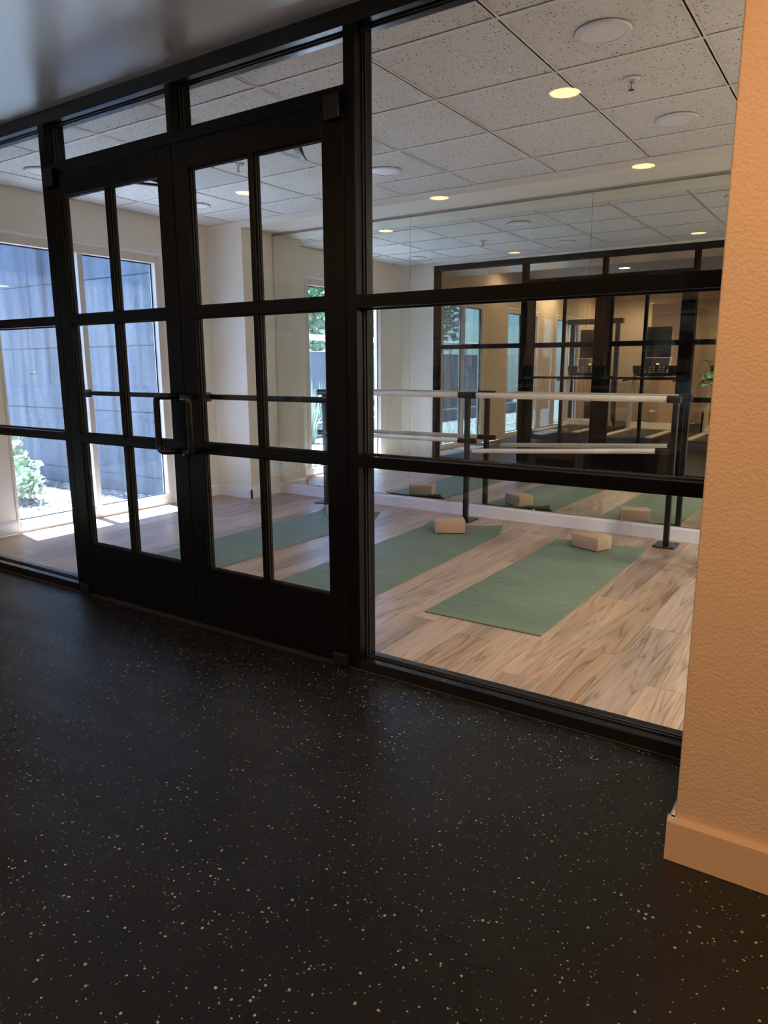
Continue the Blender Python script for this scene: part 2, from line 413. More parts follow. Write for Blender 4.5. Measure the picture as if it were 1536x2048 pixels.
while x < 1.9:
    y = .112 + starts[ci % 5] * 1.0 - rnd.random() * .12; ci += 1
    while y < 3.105:
        a = max(y, .105); b_ = min(y + 1.22, 3.105)
        if b_ - a > .03:
            me = plank_mesh(PW, round(b_ - a, 3))
            put('plank', me, sfloor, (x, a, 0))
        y += 1.22
    x += PW

# ------------------------------------------------------------------ partition frame between gym and studio
D = .112
wm = struct('wall_middle', label='black aluminium storefront partition with glass lites')
def fr(name, x0, x1, z0, z1, y0=0, y1=D): return MB().rbox(x0, x1, y0, y1, z0, z1, .0015, 1).build(name, M_SATIN if name in ('head_rail', 'sill_rail') else M_FRAME, wm)
XL, XR = -4.85, -.305
fr('jamb', XL, XL + .05, 0, 2.44); fr('jamb', XR - .05, XR, 0, 2.44)
fr('post', -3.64, -3.588, 0, 2.44); fr('post', -1.718, -1.668, 0, 2.44)
fr('head_rail', XL, XR, 2.44, 2.504)
fr('transom_mullion', -2.678, -2.641, 2.25, 2.44)
fr('transom_rail', -3.588, -1.718, 2.20, 2.25)
def gaskets(x0, x1, z0, z1, par, yc=.056):
    g = MB()
    for yy in (yc - .0125, yc + .0055):
        g.box(x0, x1, yy, yy + .007, z0, z0 + .005); g.box(x0, x1, yy, yy + .007, z1 - .005, z1)
        g.box(x0, x0 + .005, yy, yy + .007, z0, z1); g.box(x1 - .005, x1, yy, yy + .007, z0, z1)
    g.build('gasket', M_GASKET, par)
def fixed_window(nm, x0, x1, z0, z1, rails, label):
    w_ = struct(nm, label=label)
    zs = [z0]
    for a, b in rails:
        MB().rbox(x0, x1, 0, D, a, b, .0015, 1).build('rail', M_FRAME, w_); zs += [a, b]
    zs.append(z1)
    for k in range(0, len(zs), 2):
        gaskets(x0, x1, zs[k], zs[k + 1], w_)
        B('pane', M_GLASS, x0 + .001, x1 - .001, .0525, .0595, zs[k] + .001, zs[k + 1] - .001, w_)
    return w_
RL = [(.857, .902), (1.466, 1.513)]
SIL = .045
fr('sill_rail', XL + .05, -3.64, 0, SIL); fr('sill_rail', -1.668, XR - .05, 0, SIL)
fixed_window('window_1', XL + .05, -3.64, SIL, 2.44, RL, 'glazed sidelight left of the double doors')
fixed_window('window_2', -3.588, -2.678, 2.25, 2.44, [], 'transom pane above the left door leaf')
fixed_window('window_3', -2.641, -1.718, 2.25, 2.44, [], 'transom pane above the right door leaf')
fixed_window('window_4', -1.668, XR - .05, SIL, 2.44, RL, 'wide three-lite window right of the doors')

# door leaves
def tubepath(pts, r=.03, n=6):
    out = []
    P = [Vector(p) for p in pts]
    for i, p in enumerate(P):
        if i in (0, len(P) - 1): out.append(p); continue
        a = (P[i - 1] - p).normalized(); b = (P[i + 1] - p).normalized()
        for k in range(n + 1):
            t = k / n; A = p + a * r; Bq = p + b * r
            out.append((1 - t) ** 2 * A + 2 * t * (1 - t) * p + t * t * Bq)
    return out
def door(nm, x0, x1, ox0, ox1, hinge_left, label):
    d = struct(nm, label=label)
    T = .045; zb, zt = .298, 2.088; bot, top = .014, 2.195
    g = .0025
    def p(n_, a, b, c, e, bev=.0012): return MB().rbox(a, b, 0, T, c, e, bev, 1).build(n_, M_FRAME, d)
    p('stile', x0 + g, ox0, bot, top); p('stile', ox1, x1 - g, bot, top)
    p('top_rail', ox0, ox1, zt, top); p('bottom_rail', ox0, ox1, bot, zb)
    mid = (ox0 + ox1) / 2
    for a, b in RL: p('muntin', ox0, ox1, a, b)
    zs = [zb, .857, .902, 1.466, 1.513, zt]
    for k in (0, 2, 4):
        p('muntin', mid - .013, mid + .013, zs[k], zs[k + 1])
        for a, b in ((ox0, mid - .013), (mid + .013, ox1)):
            B('pane', M_GLASS, a, b, .0195, .0255, zs[k], zs[k + 1], d)
            q = MB()
            for yy in (.012, .0255):
                q.box(a, b, yy, yy + .0075, zs[k], zs[k] + .006); q.box(a, b, yy, yy + .0075, zs[k + 1] - .006, zs[k + 1])
                q.box(a, a + .006, yy, yy + .0075, zs[k], zs[k + 1]); q.box(b - .006, b, yy, yy + .0075, zs[k], zs[k + 1])
            q.build('glazing_bead', M_GASKET, d)
    # offset pull handle on the gym side
    hx = (x1 - .05) if hinge_left else (x0 + .05); s = -1 if hinge_left else 1
    pth = tubepath([(hx, .0, 1.115), (hx, -.068, 1.115), (hx + s * .060, -.075, 1.115), (hx + s * .060, -.075, .86), (hx, -.068, .86), (hx, .0, .86)], .028)
    h = MB().tube(pth, .0145, 16).build('pull_handle', M_STEEL, d, True)
    # push bar on the studio side
    b = MB().rbox(x0 + .02, x1 - .02, .105, .130, 1.097, 1.122, .006, 3)
    b.rbox(x0 + .02, x0 + .06, T, .112, 1.088, 1.131, .006, 2); b.rbox(x1 - .06, x1 - .02, T, .112, 1.088, 1.131, .006, 2)
    b.build('push_bar', M_STEEL, d, True)
    lx = x1 - .05 if hinge_left else x0 + .05
    MB().tube([(lx, T, 1.27), (lx, T + .008, 1.27)], .016, 20).build('lock_cylinder', M_STEEL, d)
    # offset pivots
    hx = x0 if hinge_left else x1; s = 1 if hinge_left else -1
    a, c = sorted((hx + s * .0, hx + s * .075))
    MB().rbox(a, c, -.028, -.001, 2.135, 2.222, .006, 2).build('pivot_hinge', M_STEEL, d)
    MB().rbox(a, c, -.028, -.001, .008, .062, .006, 2).build('pivot_hinge', M_STEEL, d)
    # closer on the studio side: body on the leaf, arm up to the frame
    cx = hx + s * .14
    a, c = sorted((cx, cx + s * .26))
    cl = MB().rbox(a, c, T + .001, T + .05, 2.105, 2.16, .006, 2).build('door_closer', M_STEEL, d)
    ex = cx + s * .42
    ar = MB().rbox(-.012, .012, -.175, .175, -.005, .005, .002, 1, Matrix.Translation((cx + s * .2 + s * .08, .225, 2.15)) @ Matrix.Rotation(-s * .5, 4, 'Z')).build('closer_arm', M_STEEL, cl)
    MB().tube([(cx + s * .365, .375, 2.155), (cx + s * .22, .14, 2.21)], .009, 8).build('closer_arm', M_STEEL, cl)
    return d
door('door_1', -3.588, -2.659, -3.497, -2.758, True, 'left black door leaf of the pair')
door('door_2', -2.659, -1.718, -2.560, -1.823, False, 'right black door leaf of the pair')
th = MB().prism([(-.02, 0), (.0, .010), (.112, .010), (.13, 0)], 'x', -3.588, -1.718).build('trim_1', mat('threshold_metal', (.05, .045, .04), .35, .6)); th['kind'] = 'structure'; th['label'] = 'metal threshold under the double doors'
ln = B('trim_2', mat('aged_sealant', (.05, .042, .03), .7), XL, XR, -.006, .0, 0, .003); ln['kind'] = 'structure'; ln['label'] = 'thin sealant bead along the foot of the partition'

# walls closing the partition line
wf = struct('wall_front')
B('wall_panel', M_STUDIO, -5.334, XL, .005, D + .01, 0, 2.62, wf)
B('wall_panel', M_STUDIO, XL, XR, .005, D + .01, 2.50, 2.9, wf)
B('wall_panel', M_STUDIO, XR + .02, 2.6, .02, D + .01, 0, 2.9, wf)
bb = B('baseboard_front', M_TRIMW, -5.33, XL - .002, D + .01, D + .024, 0, .10); bb['kind'] = 'structure'

# orange corner wall on the gym side
wr = struct('wall_right', label='orange-peel textured tan wall corner beside the partition')
b_ = MB().rbox(-.308, 2.6, -.51, .02, 0, 2.5, .006, 3); b_.build('wall_panel', M_GYMWALL, wr, True)
def base_profile(d_, h_): return [(0, 0), (-d_, 0), (-d_, h_ - .012), (-d_ + .008, h_), (0, h_)]
bm1 = MB().prism([(-.51 + u, v) for u, v in base_profile(.016, .12)], 'x', -.3245, 2.6).build('baseboard_right', M_GYMBASE); bm1['kind'] = 'structure'
bm2 = MB().prism([(-.308 + u, v) for u, v in base_profile(.016, .12)], 'y', -.5255, -.002).build('baseboard_right', M_TRIMW); bm2['kind'] = 'structure'; bm2['label'] = 'white end piece of the baseboard round the wall corner'

# gym ceiling: low satin soffit next to the partition, higher ceiling behind
gc = struct('ceiling')
B('soffit', M_SOFFIT, -5.33, 2.6, -1.05, .0, 2.50, 2.52, gc)
B('soffit_face', M_GYMTAN, -5.33, 2.6, -1.06, -1.045, 2.50, 2.80, gc)
B('ceiling_slab', paint('gym_ceiling_paint', (.42, .41, .40), .7, .1), -5.33, 2.6, -8.6, -1.05, 2.80, 2.86, gc)

# gym far walls
wb = struct('wall_back')
B('wall_panel', M_GYMTAN, -5.334, 2.6, -8.62, -8.5, 0, 2.8, wb)
B('wall_bay', M_GYMWALL, -3.9, -3.3, -8.5, -7.0, 0, 2.45, wb)
B('wall_panel', M_GYMTAN, 2.5, 2.62, -8.6, -.51, 0, 2.8, wb)

# ------------------------------------------------------------------ studio ceiling
CZ = 2.525
sc_ = struct('ceiling')
def tile_m(x0, x1, y0, y1):
    b = MB().box(x0, x1, y0, y1, 0, .015); return b.mesh('ceiling_tile', M_TILE)
gx = [-5.334] + [-2.548 + .6096 * k for k in range(-4, 9)]
gy = [D + .01, .450, 1.0596, 1.6692, 2.2788, 2.685]
cache = {}
for i in range(len(gx) - 1):
    for j in range(len(gy) - 1):
        x0, x1, y0, y1 = gx[i], gx[i + 1], gy[j], gy[j + 1]
        key = (round(x1 - x0, 3), round(y1 - y0, 3))
        if key not in cache: cache[key] = tile_m(.006, x1 - x0 - .006, .006, y1 - y0 - .006)
        o = put('ceiling_tile', cache[key], sc_, (x0, y0, CZ + .004))
        if abs(x0 + 4.3768) < .01 and abs(y0 - 1.0596) < .01:
            o.data = cache[key].copy(); o.data.materials.clear(); o.data.materials.append(M_PLAINTILE); o['label'] = 'smooth plain grey ceiling tile'
for i, xx in enumerate(gx):
    MB().box(xx - .012, xx + .012, gy[0], 2.685, CZ, CZ + .002).box(xx - .0035, xx + .0035, gy[0], 2.685, CZ, CZ + .02).build('grid_tee', M_GRID, sc_)
for j, yy in enumerate(gy):
    MB().box(-5.334, gx[-1], yy - .012, yy + .012, CZ - .0003, CZ + .0017).box(-5.334, gx[-1], yy - .0035, yy + .0035, CZ, CZ + .02).build('grid_tee', M_GRID, sc_)
B('ceiling_deck', M_SUB, -5.45, 2.6, .05, 3.3, 2.62, 2.9, sc_)
SZ = 2.479
sf = B('trim_3', M_STUDIO, -4.894, 2.6, 2.685, 3.105, SZ, 2.62); sf['kind'] = 'structure'; sf['label'] = 'dropped drywall soffit above the mirror wall'

# ------------------------------------------------------------------ studio back wall, column, mirror
wk = B('wall_back', M_STUDIO, -5.5, 2.6, 3.105, 3.25, 0, 2.9); wk['kind'] = 'structure'
colm = B('wall_column', M_STUDIO, -5.334, -4.894, 2.685, 3.105, 0, 2.62); colm['kind'] = 'structure'; colm['label'] = 'cream corner column left of the mirror'
def bprof(s, h=.105, d_=.013): return [(0, 0), (s * d_, 0), (s * d_, h - .02), (s * .006, h), (0, h)]
bk = struct('baseboard_back')
for a, b in ((-4.894, -3.9), (-3.9, -1.402), (-1.4, 1.9)):
    MB().prism([(3.105 + u, v) for u, v in bprof(-1)], 'x', a, b).build('baseboard_length', M_TRIMW, bk)
MB().prism([(2.685 + u, v) for u, v in bprof(-1)], 'x', -5.334, -4.881).build('baseboard_length', M_TRIMW, bk)
MB().prism([(-4.894 + u, v) for u, v in bprof(1)], 'y', 2.672, 3.105).build('baseboard_length', M_TRIMW, bk)
mir = thing('wall_mirror', 'full-width frameless gym mirror on the studio back wall behind the barre', 'mirror', (-4.888, 3.1, .112))
jx = [-4.888, -3.355, -1.820, -.285, 1.25]
for a, b in zip(jx, jx[1:]):
    t = bmesh.new(); z0, z1 = .112, 2.462; g = .0009
    MB_ = MB().box(a + g + 4.888, b - g + 4.888, -.008, -.002, 0, z1 - z0)
    MB_.build('mirror_panel', M_MIRROR, mir)
MEG = mat('mirror_edge_green', (.03, .05, .04), .3)
for xx in jx: MB().box(xx - .0025 + 4.888, xx + .0025 + 4.888, -.0021, .004, 0, 2.35).build('mirror_joint', MEG, mir)
ch = MB().box(0, 6.138, -.011, .0045, 2.35, 2.356).box(0, 6.138, -.011, -.0085, 2.345, 2.352).build('top_channel', mat('aluminium_channel', (.35, .36, .36), .4, .6), mir)
MCL = mat('clear_clip', (.5, .52, .52), .2)
for xx in (.5, 1.1, 1.9, 2.7, 3.4, 4.3): MB().rbox(xx, xx + .02, -.012, -.006, -.008, .006, .002, 1).build('mirror_clip', MCL, mir)

# ------------------------------------------------------------------ exterior (left) wall with windows
wl = struct('wall_left')
XI, XO = -5.334, -5.444
def wallbox(y0, y1, z0, z1, m_=M_STUDIO): B('wall_panel', m_, XO, XI, y0, y1, z0, z1, wl)
wins = [(.606, 2.110, M_STUDIO, 0), (-2.35, -.95, M_TRIMW, 1), (-4.6, -3.2, M_TRIMW, 1), (-6.9, -5.5, M_TRIMW, 1)]
ZB, ZT = .035, 2.20
edges = [3.25] + [v for a, b, _, _ in wins for v in (b, a)] + [-8.6]
ys = [3.25, 2.110, .606, -.95, -2.35, -3.2, -4.6, -5.5, -6.9, -8.6]
for k in range(0, len(ys), 2):
    hi, lo = ys[k], ys[k + 1]
    if lo < 0 < hi:
        wallbox(.0, hi, 0, 2.9); wallbox(lo, 0, 0, 2.9, M_GYMTAN)
    else: wallbox(lo, hi, 0, 2.9, M_STUDIO if hi > 0 else M_GYMTAN)
for a, b, _, _ in wins:
    mm = M_STUDIO if a > 0 else M_GYMTAN
    wallbox(a, b, ZT, 2.9, mm); wallbox(a, b, -.1, ZB, mm)
wn_i = 5
for a, b, _, g in wins:
    w_ = struct('window_%d' % wn_i, label='tall two-light beige framed window in the outside wall'); wn_i += 1
    f = MB(); md = (a + b) / 2 - .035 if a > 0 else (a + b) / 2
    fw = .058; y0, y1 = XI - .07, XI + .006
    f.rbox(y0, y1, a, a + .024 if a > 0 else a + fw, ZB, ZT, .003, 1); f.rbox(y0, y1, b - fw, b, ZB, ZT, .003, 1)
    ra = a + (.024 if a > 0 else fw); f.rbox(y0, y1, ra, b - fw, ZT - .066, ZT, .003, 1); f.rbox(y0, y1, ra, b - fw, ZB, ZB + .055, .003, 1)
    f.build('window_frame', M_WFRAME, w_)
    MB().rbox(y0 - .004, y1 + .004, md - .024, md + .024, ZB + .002, ZT - .062, .003, 1).build('mullion', M_WFRAME, w_)
    MB().rbox(XI - .02, XI + .012, a - .0, b + .0, ZT - .002, ZT + .022, .003, 1).build('head_trim', M_TRIMW, w_)
    aa = a + .024 if a > 0 else a + fw
    for p0, p1 in ((aa, md - .024), (md + .024, b - fw)):
        B('pane', M_WGLASS if a > 0 else M_GGLASS, XI - .058, XI - .052, p0, p1, ZB + .055, ZT - .066, w_)
        q = MB(); xx0, xx1 = XI - .051, XI - .044
        q.box(xx0, xx1, p0, p1, ZB + .055, ZB + .064); q.box(xx0, xx1, p0, p1, ZT - .075, ZT - .066)
        q.box(xx0, xx1, p1 - .009, p1, ZB + .055, ZT - .066); q.box(xx0, xx1, p0, p0 + .009, ZB + .055, ZT - .066)
        q.build('gasket', M_GASKET, w_)
    if a > 0:
        sm = MB(); pts = [(-.04, -.004), (-.02, -.010), (.0, -.012), (.02, -.008), (.034, .004), (.03, .010), (.012, .000), (-.01, -.001), (-.03, .002)]
        sm.prism([(.872 + u, 1.208 + v) for u, v in pts], 'x', XI - .052, XI - .0505)
        sm.build('dried_splatter', mat('white_splatter', (.8, .82, .82), .7), w_)
pb = struct('baseboard_left')
MB().prism([(XI + u, v) for u, v in bprof(1, .105, .014)], 'y', .112, .600).build('baseboard_length', M_TRIMW, pb)
MB().prism([(XI + u, v) for u, v in bprof(1, .105, .014)], 'y', 2.118, 2.672).build('baseboard_length', M_TRIMW, pb)
# studio right end wall
wr2 = B('wall_right', M_STUDIO, 2.0, 2.12, .1, 3.25, 0, 2.9); wr2['kind'] = 'structure'; wr2['label'] = 'studio end wall'

# ------------------------------------------------------------------ studio ceiling fittings
def disc_lens(name, lens, trim, r=.108):
    root = thing(name, 'x', 'ceiling light')
    MB().lathe([(r, 0), (r, -.004), (r - .004, -.009), (r * .78, -.0105), (r * .76, -.007)], 40).build('trim_ring', trim, root, True)
    MB().lathe([(r * .765, -.007), (r * .4, -.0078), (0, -.008)], 40).build('lens', lens, root, True)
    return root
def dup(root, loc, label, group=None):
    r = root.copy(); COL.objects.link(r); r.location = loc; r['label'] = label
    if group: r['group'] = group
    for c in list(root.children):
        k = c.copy(); COL.objects.link(k); k.parent = r
        for g in c.children:
            q = g.copy(); COL.objects.link(q); q.parent = k
    return r
d0 = disc_lens('ceiling_light', M_LENS, M_LTRIM); G = 'unlit round ceiling lights of the studio'
discs = [((-1.031, .780), 'large unlit round ceiling light nearest the tan wall'),
         ((-1.026, 2.017), 'unlit round ceiling light nearer the mirror, beside the tan wall'),
         ((-2.873, 1.997), 'unlit round ceiling light above the middle mat, nearer the mirror'),
         ((-2.885, .760), 'unlit round ceiling light above the double doors'),
         ((-4.705, 2.003), 'unlit round ceiling light close to the corner column'),
         ((-4.747, .700), 'unlit round ceiling light near the partition and outside windows')]
d0.location = (*discs[0][0], CZ); d0['label'] = discs[0][1]; d0['group'] = G
for (x, y), lb in discs[1:]: dup(d0, (x, y, CZ), lb, G)
def sprinkler():
    r = thing('fire_sprinkler', 'x', 'sprinkler')
    MB().lathe([(.036, 0), (.036, -.002), (.026, -.009), (.012, -.006), (.008, -.002)], 28).build('escutcheon', M_LTRIM, r, True)
    f = MB().lathe([(.009, 0), (.009, -.014), (.005, -.016), (0, -.016)], 14)
    for s in (-1, 1): f.tube([(s * .008, 0, -.012), (s * .013, 0, -.025), (s * .009, 0, -.038), (0, 0, -.044)], .002, 6)
    f.build('frame_arms', M_CHROME, r, True)
    MB().tube([(0, 0, -.016), (0, 0, -.040)], .0025, 8).build('glass_bulb', mat('red_bulb', (.5, .05, .03), .1), r)
    df = MB().lathe([(0, -.044), (.006, -.044), (.015, -.046), (.015, -.047), (0, -.046)], 12).build('deflector', M_CHROME, r)
    return r
s0 = sprinkler(); s0.location = (-1.071, 1.325, CZ); s0['label'] = 'fire sprinkler head between the two round lights beside the tan wall'; s0['group'] = 'ceiling sprinklers of the studio'
dup(s0, (-3.560, 1.325, CZ), 'fire sprinkler head beside the plain grey ceiling tile', 'ceiling sprinklers of the studio')
# added fill lamps, unseen past the tan wall, to brighten the studio
root = disc_lens('ceiling_light', M_COOL, M_LTRIM); root.location = (.8, .78, CZ); root['label'] = 'added unseen fill light past the tan wall, nearer the partition'; root['group'] = 'added fill lights at the studio end'
dup(root, (.8, 2.02, CZ), 'added unseen fill light past the tan wall, nearer the mirror', 'added fill lights at the studio end')
for k, (x, y) in enumerate(((.8, .78), (.8, 2.02))):
    ld = bpy.data.lights.new('fill_light', 'AREA'); ld.shape = 'DISK'; ld.size = .2; ld.energy = STUDIO_FILL; ld.color = (1, .93, .84); ld.spread = math.radians(170)
    lo = bpy.data.objects.new('fill_light', ld); COL.objects.link(lo); lo.location = (x, y, CZ - .02)
# gym lamps
lamp = thing('recessed_lamp', 'x', 'ceiling light')
MB().lathe([(.098, 0), (.098, -.003), (.088, -.005), (.086, -.001)], 32).build('trim_ring', M_LTRIM, lamp, True)
MB().lathe([(.086, -.001), (0, -.001)], 32).build('lens', M_WARM, lamp)
GL = [((-1.68, -1.98), 'warm lit recessed gym lamp nearest the doors'), ((-3.60, -3.89), 'warm lit recessed gym lamp above the middle treadmill'),
      ((-1.72, -3.85), 'warm lit recessed gym lamp right of the treadmill row'), ((-1.96, -7.27), 'warm lit recessed gym lamp by the framed gym mirror'),
      ((-4.40, -7.41), 'warm lit recessed gym lamp at the back wall'), ((-4.95, -5.00), 'warm lit recessed gym lamp above the cable machine'),
      ((-4.95, -2.77), 'warm lit recessed gym lamp near the gym windows'), ((.22, -1.98), 'warm lit recessed gym lamp in front of the tan wall'),
      ((.9, -4.0), 'warm lit recessed gym lamp behind the photographer')]
for k, ((x, y), lb) in enumerate(GL):
    if k == 0: lamp.location = (x, y, 2.80); lamp['label'] = lb; lamp['group'] = 'warm recessed lamps of the gym'
    else: dup(lamp, (x, y, 2.80), lb, 'warm recessed lamps of the gym')
    ld = bpy.data.lights.new('gym_lamp_light', 'SPOT'); ld.shadow_soft_size = 0.0; ld.spot_size = math.radians(172); ld.spot_blend = .6
    ld.color = (1, .57, .29) if k == 7 else (1, .72, .46); ld.energy = 98.0 if k == 7 else (9.0 if k in (0, 6) else 42.0)
    lo = bpy.data.objects.new('gym_lamp_light', ld); COL.objects.link(lo); lo.location = (x, y, 2.79)

# ------------------------------------------------------------------ yoga mats and blocks
def yoga_mat(loc, rz, length, w_, curlR, curlL, label):
    nx, ny = 10, 48; t = .005; b = bmesh.new()
    def P(i, j, top):
        u = i / nx; v = j / ny; x = (u - .5) * w_; y = v * length
        c = curlL * (1 - u) ** 2 + curlR * u ** 2
        s = max(0, (v * length - (length - .15)) / .15)
        z = c * s ** 2.2
        y -= c * .55 * s ** 3
        z += .0012 * math.sin(v * 31 + u * 2) * (0 if v < .02 else 1) + .0012
        # slight wave along the long edges
        if top: return Vector((x, y, z + t))
        return Vector((x, y, max(.0003, z)))
    top = [[b.verts.new(P(i, j, True)) for i in range(nx + 1)] for j in range(ny + 1)]
    bot = [[b.verts.new(P(i, j, False)) for i in range(nx + 1)] for j in range(ny + 1)]
    for j in range(ny):
        for i in range(nx):
            b.faces.new((top[j][i], top[j][i + 1], top[j + 1][i + 1], top[j + 1][i]))
            b.faces.new((bot[j][i], bot[j + 1][i], bot[j + 1][i + 1], bot[j][i + 1]))
    for j in range(ny):
        b.faces.new((top[j][0], top[j + 1][0], bot[j + 1][0], bot[j][0])); b.faces.new((top[j][nx], bot[j][nx], bot[j + 1][nx], top[j + 1][nx]))
    for i in range(nx):
        b.faces.new((top[0][i], bot[0][i], bot[0][i + 1], top[0][i + 1])); b.faces.new((top[ny][i], top[ny][i + 1], bot[ny][i + 1], bot[ny][i]))
    bmesh.ops.recalc_face_normals(b, faces=list(b.faces))
    me = bpy.data.meshes.new('yoga_mat'); b.to_mesh(me); b.free(); me.materials.append(M_MAT)
    for p in me.polygons: p.use_smooth = True
    me.set_sharp_from_angle(angle=math.radians(40))
    o = put('yoga_mat', me, None, loc); o.rotation_euler = (0, 0, rz); tag(o, label, 'yoga mat', 'green yoga mats on the studio floor'); return o
yoga_mat((-1.497, .772, 0), 0, 1.885, .63, .028, .008, 'green yoga mat fully visible through the right window, nearest the tan wall')
yoga_mat((-2.495, .742, 0), math.radians(1.6), 1.90, .64, .060, .022, 'green yoga mat in the middle, corner curled up, behind the right door leaf')
yoga_mat((-3.625, .742, 0), math.radians(.2), 1.87, .61, .050, .022, 'green yoga mat nearest the outside windows, behind the double doors')
def block(x, y, deg, z, label, mark=False):
    L_, W_, H_ = .229, .152, .094
    r = thing('yoga_block', label, 'yoga block', (x, y, z), math.radians(deg), 'tan foam yoga blocks')
    MB().rbox(-L_ / 2, L_ / 2, -W_ / 2, W_ / 2, 0, H_, .006, 3).build('foam_body', M_BLOCK, r, True)
    if mark:
        t = MB()
        for k, (a, l_) in enumerate(((-.100, .006), (-.091, .004), (-.084, .007), (-.074, .005), (-.066, .008), (-.055, .004), (-.048, .006))):
            t.box(a, a + l_, .015, .022, H_ - .0002, H_ + .0006)
        t.build('printed_mark', mat('dark_print', (.1, .07, .05), .7), r)
    return r
block(-1.527, 2.547, -19.8, .0095, 'tan yoga block on the mat nearest the tan wall', True)
block(-2.587, 2.440, 32, .0125, 'tan yoga block on the middle mat, turned askew', False)
block(-3.615, 2.430, -16, .0115, 'tan yoga block on the mat nearest the outside windows', False)

# ------------------------------------------------------------------ ballet barre
YB = 2.914
bar = thing('ballet_barre', 'double ballet barre with pale wooden rails on three black posts before the mirror', 'ballet barre', (-2.69, YB, 0))
def bx(x): return x + 2.69
for px in (-4.155, -2.697, -1.112):
    p = MB().rbox(bx(px) - .019, bx(px) + .019, -.019, .019, .008, 1.0, .003, 1).build('post', M_STEEL, bar)
    MB().rbox(bx(px) - .075, bx(px) + .075, -.095, .095, 0, .008, .002, 1).build('base_plate', M_STEEL, p)
    for sx in (-.055, .055):
        for sy in (-.075, .075): MB().lathe([(.007, .008), (.007, .011), (0, .012)], 10, (bx(px) + sx, sy, 0)).build('bolt', M_STEEL, p)
TZ = 1.020
for px, l, r in ((-4.155, .075, .075), (-2.697, .08, .08), (-1.112, .06, .028)):
    s = MB().tube([(bx(px) - l, 0, TZ), (bx(px) + r, 0, TZ)], .026, 24).build('rail_sleeve', M_STEEL, bar, True)
MB().tube([(bx(-4.20), 0, TZ), (bx(-2.70), 0, TZ)], .0225, 24).build('top_rail', M_RAIL, bar, True)
MB().tube([(bx(-2.69), 0, TZ), (bx(-1.10), 0, TZ)], .0225, 24).build('top_rail', M_RAIL, bar, True)
LZ = .655
for px in (-4.155, -2.697):
    MB().tube([(bx(px) - .078, 0, LZ), (bx(px) + .078, 0, LZ)], .0215, 20).build('rail_sleeve', M_STEEL, bar, True)
MB().tube([(bx(-4.21), 0, LZ - .004), (bx(-2.72), 0, LZ)], .0185, 20).build('lower_rail', M_RAIL, bar, True)
MB().tube([(bx(-1.225), -.002, .664), (bx(-1.125), 0, .668)], .0215, 20).build('rail_sleeve', M_STEEL, bar, True)
e0 = Vector((bx(-2.61), -.084, .586)); e1 = Vector((bx(-1.18), 0, .665)); dd = (e1 - e0).normalized()
MB().tube([e0, e0 + dd * .004, e0 + dd * .012, e0 + dd * .02, e1], [.008, .0135, .0175, .0185, .0185], 20).build('lower_rail', M_RAIL, bar, True)['label'] = 'loose lower rail drooping at its left end'

# ------------------------------------------------------------------ potted plant peeking past the tan wall
pl = thing('potted_plant', 'leafy green house plant peeking past the tan wall edge by the mirror', 'plant', (-.46, 2.30, 0))
MB().lathe([(0, 0), (.12, 0), (.13, .02), (.17, .33), (.175, .34), (.16, .34), (.15, .30), (0, .30)], 32).build('pot', mat('glazed_pot', (.5, .48, .45), .4), pl, True)
def leaf(b, base, dir_, L_, W_, droop=.25):
    dir_ = dir_.normalized(); side = dir_.cross(Vector((0, 0, 1)))
    if side.length < .01: side = Vector((1, 0, 0))
    side.normalize(); upv = side.cross(dir_)
    prof = [(0, .06), (.15, .5), (.4, .95), (.7, .9), (.9, .5), (1, .05)]
    rows = []
    for t, wd in prof:
        c = base + dir_ * L_ * t - Vector((0, 0, 1)) * droop * L_ * t * t
        rows.append([b.verts.new(c - side * wd * W_ / 2 + upv * .12 * wd * W_), b.verts.new(c), b.verts.new(c + side * wd * W_ / 2 + upv * .12 * wd * W_)])
    for A, Bq in zip(rows, rows[1:]):
        for k in range(2): b.faces.new((A[k], A[k + 1], Bq[k + 1], Bq[k]))
rp = random.Random(11)
st = MB(); lb_ = bmesh.new(); tips = []
for k in range(9):
    a = rp.uniform(0, 6.28); top = Vector((.22 * math.cos(a), .2 * math.sin(a), rp.uniform(.9, 1.45)))
    if k == 0: top = Vector((-.33, -.02, 1.27))
    if k == 1: top = Vector((-.33, .03, 1.13))
    b0 = Vector((.04 * math.cos(a), .04 * math.sin(a), .3)); mid = (b0 + top) / 2 + Vector((0, 0, .12))
    st.tube([b0, mid * .7 + b0 * .3, mid, (mid + top) / 2 + Vector((0, 0, .05)), top], .004, 6)
    for q in range(9):
        t = .35 + .65 * q / 8; p = b0 * (1 - t) ** 2 + mid * 2 * t * (1 - t) + top * t * t
        if q >= 7: p = top.lerp(mid, (8 - q) * .25)
        an = rp.uniform(0, 6.28); leaf(lb_, p, Vector((math.cos(an), math.sin(an), rp.uniform(-.1, .5))), rp.uniform(.06, .09), rp.uniform(.04, .055))
for an in (2.6, 3.2, 3.9, 4.5, 5.6):
    leaf(lb_, Vector((-.350, -.02, 1.262)), Vector((math.cos(an), math.sin(an), .15)), .07, .05, .1); leaf(lb_, Vector((-.350, 0, 1.15)), Vector((math.cos(an), math.sin(an), -.2)), .075, .052, .1)
    leaf(lb_, Vector((-.345, -.01, 1.21)), Vector((math.cos(an + .4), math.sin(an + .4), -.5)), .07, .05, .1)
st.tube([(-.33, -.02, 1.27), (-.352, -.02, 1.262), (-.345, -.01, 1.21), (-.35, 0, 1.15), (-.33, .03, 1.13)], .003, 6)
st.build('stem', M_STEM, pl, True)
me = bpy.data.meshes.new('leaves'); lb_.to_mesh(me); lb_.free(); me.materials.append(M_PLANT)
o = put('leaves', me, pl); o['kind'] = 'stuff'

